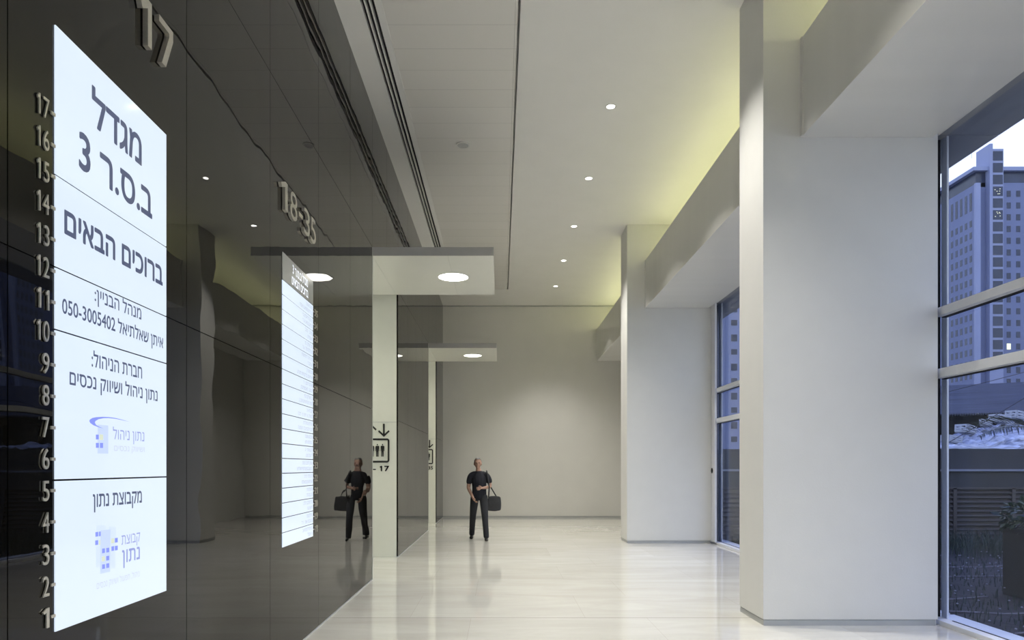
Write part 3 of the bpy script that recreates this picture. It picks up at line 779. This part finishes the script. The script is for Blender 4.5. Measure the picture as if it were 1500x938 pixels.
for i in range(7):
    a = i*.9; b.tube([(6.9+.06*math.cos(a), 8.45+.06*math.sin(a), .76), (6.9+.2*math.cos(a), 8.45+.2*math.sin(a), .95), (6.9+.34*math.cos(a), 8.45+.34*math.sin(a), 1.08)], [.014, .01, .006], 6)
b.build('stem', M['bark'], sh)
# grass and ground cover
b = MB(); rg = random.Random(5)
for i in range(9000):
    if i < 4600: x, y, h = rg.uniform(4.75, 15), rg.uniform(12.3, 14.4), rg.uniform(.18, .48)
    else: x, y, h = rg.uniform(4.7, 12), rg.uniform(5.0, 12.4), rg.uniform(.04, .14)
    if 6.4 < x < 7.4 and 7.95 < y < 8.95: continue
    a = rg.uniform(0, 6.28); ln = rg.uniform(.1, .6)*h; u = Vector((math.cos(a), math.sin(a), 0)); sd = Vector((-u.y, u.x, 0))*.006
    p = Vector((x, y, -.10)); q = p+u*ln*.3+Vector((0, 0, h*.6)); t_ = p+u*ln+Vector((0, 0, h))
    b.face([p-sd, p+sd, q+sd*.8, q-sd*.8]); b.face([q-sd*.8, q+sd*.8, t_])
tag(b.build('garden_grass', M['grass'], fix=False), 'dark green grass tufts growing on the garden soil outside the windows', 'grass', None, 'stuff')
b = MB()
for i in range(420):
    x, y = rg.uniform(4.8, 11), rg.uniform(5.5, 12.6)
    if 6.4 < x < 7.4 and 7.95 < y < 8.95: continue
    b.sphere((x, y, rg.uniform(-.06, .06)), .012, .012, .009, 6, 4)
tag(b.build('garden_flowers', M['flower']), 'tiny white blossoms scattered low over the garden soil', 'flowers', None, 'stuff')
for i, y in enumerate((6.6, 7.6, 8.5, 10.0, 11.0)):
    b = MB(); pts = [(4.75+.45*j, y+.10*math.sin(j*.8+i*1.7)+.03*j, -.088+.012*math.sin(j*1.9+i)) for j in range(18)]
    pts = [p for p in pts if not (6.35 < p[0] < 7.45 and 7.9 < p[1] < 9.0)] if i not in (1, 2) else [p for p in pts if p[0] < 6.3]
    b.tube(pts, .011, 6)
    tag(b.build('irrigation_hose', M['hose']), ['pale irrigation hose on the soil closest to the windowsill', 'short pale irrigation hose ending at the near side of the dark planter', 'short pale irrigation hose ending at the far side of the dark planter', 'pale irrigation hose on the soil just beyond the planter', 'pale irrigation hose on the soil nearest the slatted screen'][i], 'hose', 'irrigation hoses in the garden')

# palm whose frond reaches into view
pa = empty('palm_tree', (10.35, 12.6, -.10), 'palm tree beside the garden wall, one dark frond reaching across the window', 'palm tree')
b = MB(); b.tube([(10.35, 12.6, -.1), (10.33, 12.6, .6), (10.3, 12.6, 1.4), (10.28, 12.6, 2.05)], [.17, .14, .13, .15], 14); b.build('trunk', M['bark'], pa)
def frond(base, tip, sag, nl, seed):
    r = random.Random(seed); base = Vector(base); tip = Vector(tip); mid = (base+tip)/2+Vector((0, 0, sag)); b = MB(); pts = []
    for i in range(15):
        t = i/14; pts.append(base*(1-t)**2+mid*2*t*(1-t)+tip*t*t)
    b.tube(pts, [.02-.016*i/14 for i in range(15)], 6)
    d0 = (tip-base).normalized(); sd = d0.cross(Vector((0, 0, 1))).normalized()
    for i in range(nl):
        t = .12+.88*i/nl; p = base*(1-t)**2+mid*2*t*(1-t)+tip*t*t; ln = .46*(1-.55*abs(t-.4))
        for s in (-1, 1):
            d = (d0*.75+sd*s*.55+Vector((0, 0, .62+r.uniform(-.15, .15)))).normalized() if s > 0 else (d0*.8+sd*s*.75+Vector((0, 0, -.22+r.uniform(-.2, .2)))).normalized()
            b.face(leaf_pts(p, d, Vector((0, 0, 1)) if abs(d.z) < .9 else sd, ln, .028))
    b.build('frond', M['frond'], pa, fix=False)
frond((10.28, 12.6, 2.05), (8.45, 12.1, 2.08), .42, 46, 1)
for i in range(9):
    a = -.95+i*.24
    frond((10.28, 12.6, 2.05), (10.28+1.7*math.cos(a), 12.6+1.5*math.sin(a), 2.0+.5*((i*7) % 3)), .6, 34, 20+i)

# ---------------------------------------------------------------- outside: shed, sheeting, crates
rf = empty('shed', (26, 33, -.4), 'low shed with long corrugated roof behind the white plastic sheeting', 'shed')
b = MB(); nx = 1200
x0, x1 = 14.5, 46.0
def eave(x): return 28.0, 3.58+(x-17.5)*.035
def ridge(x): return 40.0, 6.25+(x-26)*.045
rows = 4; grid = []
for j in range(rows+1):
    t = j/rows; rw = []
    for i in range(nx+1):
        x = x0+(x1-x0)*i/nx; (ya, za), (yb_, zb_) = eave(x), ridge(x)
        rw.append(b.bm.verts.new((x, ya+(yb_-ya)*t, za+(zb_-za)*t+.035*math.cos(i*math.pi/2)+.03*math.sin(t*6+x*.4))))
    grid.append(rw)
for j in range(rows):
    for i in range(nx): b.bm.faces.new([grid[j][i], grid[j][i+1], grid[j+1][i+1], grid[j+1][i]])
o = b.build('roof', M['roofing'], rf); o.modifiers.new('t', 'SOLIDIFY').thickness = .05
b = MB(); b.prism([(x0, 29.2, -.4), (x1, 29.2, -.4), (x1, 29.2, 4.72), (x0, 29.2, 3.66)], (0, 9.5, 0)); b.build('wall', M['shed_dark'], rf)
b = MB()
for i in range(24): x = 15+1.3*i; b.box(x, x+.14, 28.9, 29.2, -.4, 3.3+(x-17.5)*.03)
b.build('post', M['shed_dark'], rf)
b = MB(); rt = random.Random(9); nxx, nyy = 220, 120; gr = []
import mathutils
for j in range(nyy+1):
    rw = []
    for i in range(nxx+1):
        x = 9.6+(26-9.6)*i/nxx; t = j/nyy; y = 15.0+12.2*t
        h = 1.93+t*(.62+.27*max(-1.6, min(5, x-17.6)))
        q = Vector((x*.7, y*.5, 0)); n1 = mathutils.noise.fractal(q*1.2, 1.0, 2.0, 5); n2 = abs(mathutils.noise.noise(q*2.6+Vector((5, 2, 0))))
        n3 = abs(mathutils.noise.noise(Vector((x*3.2+y*1.3, y*4.2-x*.8, 3))))
        h += (.16*n1+.16*n2+.17*n3)*min(1, t*5+.1)
        rw.append(b.bm.verts.new((x, y, h)))
    gr.append(rw)
for j in range(nyy):
    for i in range(nxx): b.bm.faces.new([gr[j][i], gr[j][i+1], gr[j+1][i+1], gr[j+1][i]]).smooth = True
o = b.build('plastic_sheeting', M['tarp']); o.modifiers.new('t', 'SOLIDIFY').thickness = .02
tag(o, 'crumpled white plastic sheeting spread on the low roof behind the garden wall', 'plastic sheet')
b = MB(); b.box(9.0, 27, WY+.3, 28, -.4, 1.70); struct('low_roof_slab', b, M['gwall'])
def crate(px, py, Y, rot, sc, label):
    X = (px-PX)*Y/F; z = EYE+(PY-py)*Y/F
    g = empty('crate', (X, Y, z), label, 'crate', 'grey crates on the plastic sheeting')
    Rm = Matrix.Translation((X, Y, z)) @ Matrix.Rotation(rot, 4, 'Z') @ Matrix.Rotation(.12, 4, 'Y')
    sc *= .62; w_, d_, h_ = .9*sc, .6*sc, .42*sc
    def bx(b, *a):
        t = MB(); t.box(*a); b.merge(t.bm, Rm)
    b = MB(); bx(b, -w_/2, w_/2, -d_/2, d_/2, 0, .04); bx(b, -w_/2, w_/2, -d_/2+.04, d_/2, .04, .10); b.build('bottom', M['crate'], g)
    for f_ in (-1, 1):
        b = MB(); y_ = f_*d_/2
        for z0, z1 in ((.04, .09), (h_*.5-.02, h_*.5+.03), (h_-.06, h_)): bx(b, -w_/2, w_/2, y_-.02, y_+.02, z0, z1)
        for u in (-1, 0, 1): bx(b, u*(w_/2-.025)-.025, u*(w_/2-.025)+.025, y_-.017, y_+.017, .045, h_-.005)
        b.build('side', M['crate'], g)
    for f_ in (-1, 1):
        b = MB()
        for z0, z1 in ((.04, .09), (h_*.5-.02, h_*.5+.03), (h_-.06, h_)): bx(b, f_*w_/2-.02, f_*w_/2+.02, -d_/2, d_/2, z0, z1)
        for u in (-1, 0, 1): bx(b, f_*w_/2-.017, f_*w_/2+.017, u*(d_/2-.028)-.025, u*(d_/2-.028)+.025, .045, h_-.005)
        b.build('end', M['crate'], g)
crate(1393, 649, 25, .2, 1.0, 'grey crate half sunk at the left end of the sheeting')
crate(1414, 635, 26, .5, 1.15, 'grey crate second from the left on the sheeting')
crate(1444, 625, 26.2, .9, .95, 'grey crate third from the left, just above the palm frond tip')
crate(1464, 619.5, 26.3, .3, 1.1, 'grey crate fourth from the left, right above the palm frond')
crate(1488, 614.5, 26.6, .4, 1.15, 'grey crate at the right end of the row on the sheeting')

def sky_cable(xa, ya, xb, yb, Y, label):
    A = Vector(((xa-PX)*Y/F, Y, EYE+(PY-ya)*Y/F)); B = Vector(((xb-PX)*Y/F, Y, EYE+(PY-yb)*Y/F)); d = B-A
    b = MB(); b.tube([A-d*1.2+d*(3.4*i/16)+Vector((0, 0, .10*((i-8)/8)**2)) for i in range(17)], .012, 6)
    tag(b.build('overhead_cable', M['frame_dark']), label, 'cable', 'overhead cables')
sky_cable(1386, 575, 1500, 546, 27.2, 'thin dark overhead cable crossing above the shed roof')
sky_cable(1405, 640, 1500, 584, 24.0, 'thin dark steeper cable crossing before the shed eave and the crates')

# ---------------------------------------------------------------- outside: towers
tw = empty('office_tower', (160, 230, -1), 'tall bluish office tower with glazed stair bay and rows of small windows', 'building')
K = .2
def T(x, y): return (x-PX)*K, EYE+(PY-y)*K
XT0 = 139.0
b = MB(); zt = T(0, 269)[1]; b.box(XT0+.3, 259.5, 201.2, 242.5, -1, zt-1.0)
b.box(XT0, XT0+1.2, 200.3, 243, -1, T(0, 270)[1])                          # side wall
b.box(T(1467, 0)[0], 260, 200, 201, -1, T(0, 268)[1]); b.build('wall', M['tower'], tw)
b = MB(); b.box(XT0+.8, 260, 200.8, 242, T(0, 270)[1]-.5, T(0, 250.5)[1]); b.build('attic_glazing', M['tower_glass'], tw)
b = MB(); b.box(XT0-.6, 260, 199.6, 243.5, T(0, 250.5)[1], T(0, 245)[1]); b.build('roof', M['tower_pale'], tw)
b = MB(); b.box(XT0-.1, T(1434.5, 0)[0], 199.4, 200.2, -1, T(0, 269)[1]); b.build('corner_strip', M['tower_pale'], tw)
b = MB(); xa, xb = T(1446.3, 0)[0], T(1450.8, 0)[0]; b.prism([(xa, 199, -1), (xa, 204.7, -1), (xa, 204.7, T(0, 212.8)[1]), (xa, 199, T(0, 212.8)[1])], (xb-xa, 0, 0))
b.build('fin_wall', M['tower_pale'], tw)
b = MB(); b.box(XT0+1.6, xa, 200.8, 208, -1, T(0, 266)[1]); b.build('recess_wall', M['tower'], tw)
b = MB(); bxa, bxb = T(1450.8, 0)[0], T(1467, 0)[0]; b.box(bxa, bxb, 199.2, 204, -1, T(0, 220)[1]); b.build('stair_bay', M['tower_pale'], tw)
zrow = 17.22
for k in range(18):
    z1 = T(0, 223.5+zrow*k)[1]; z0 = T(0, 223.5+zrow*k+13.6)[1]
    m_ = M['tower_glass']
    b = MB(); b.box(bxa+.15, bxb-.25, 199.1, 199.25, z0, z1); gl = b.build('bay_glazing', m_, tw)
    if k in (3, 5):
        b = MB()
        for q in range(6): u = bxa+.5+random.uniform(0, 1.6); v_ = z0+random.uniform(.5, 2.2); b.box(u, u+.25, 199.05, 199.12, v_, v_+.15)
        b.build('lit_lamp', M['lit'], gl)
    else: pass
for k in range(17):
    for x in (1474.7, 1488.6):
        z1 = T(0, 279.6+zrow*k)[1]; z0 = z1-8.8*K; x0_ = T(x, 0)[0]
        lit = (k, x) in ((13, 1474.7),)
        b = MB(); b.box(x0_, x0_+1.15, 199.93, 200.05, z0, z1); b.build('front_window', M['lit'] if lit else M['tower_glass'], tw)
b = MB()
for k in range(17):
    for q in range(2, 28):
        z1 = T(0, 279.6+zrow*k)[1]; x0_ = T(1474.7+13.9*q, 0)[0]; b.box(x0_, x0_+1.15, 199.93, 200.05, z1-8.8*K, z1)
tag(b.build('front_window_field', M['tower_glass'], tw), None, None, None, 'stuff')
for i in range(6):
    yc = 201.7+2.1*i
    b = MB(); b.box(XT0-.05, XT0+.05, yc-.5, yc+.5, 77.0, 82.3); b.build('tall_window', M['tower_glass'], tw)
    for k in range(15):
        z1 = 74.2-3.45*k; b = MB(); b.box(XT0-.05, XT0+.05, yc-.48, yc+.48, z1-1.9, z1); b.build('side_window', M['tower_glass'], tw)
b = MB(); b.tube([(T(1433.5, 0)[0], 203, T(0, 225)[1]), (T(1433.5, 0)[0], 203, T(0, 215)[1])], .05, 6); b.build('antenna', M['tower'], tw)

t2 = empty('apartment_tower', (50, 152, -1), 'pale blue apartment tower seen through the far window beyond the pillar', 'building')
b = MB(); b.box(33, 58, 150, 165, -1, 42); b.build('wall', M['tower_pale'], t2)
for i in range(5):
    b = MB(); b.box(34.5+4.6*i, 36.2+4.6*i, 149.6, 150.4, 0, 41); b.build('pilaster', M['tower'], t2)
for i in range(5):
    for k in range(12):
        b = MB(); z = 37-3.2*k; b.box(36.9+4.6*i, 38.2+4.6*i, 149.9, 150.1, z-1.5+(k % 2)*.3, z); b.build('window', M['tower_glass'], t2)
b = MB(); b.box(32.6, 58.4, 149.6, 165.4, 42, 42.8); b.build('roof', M['tower'], t2)
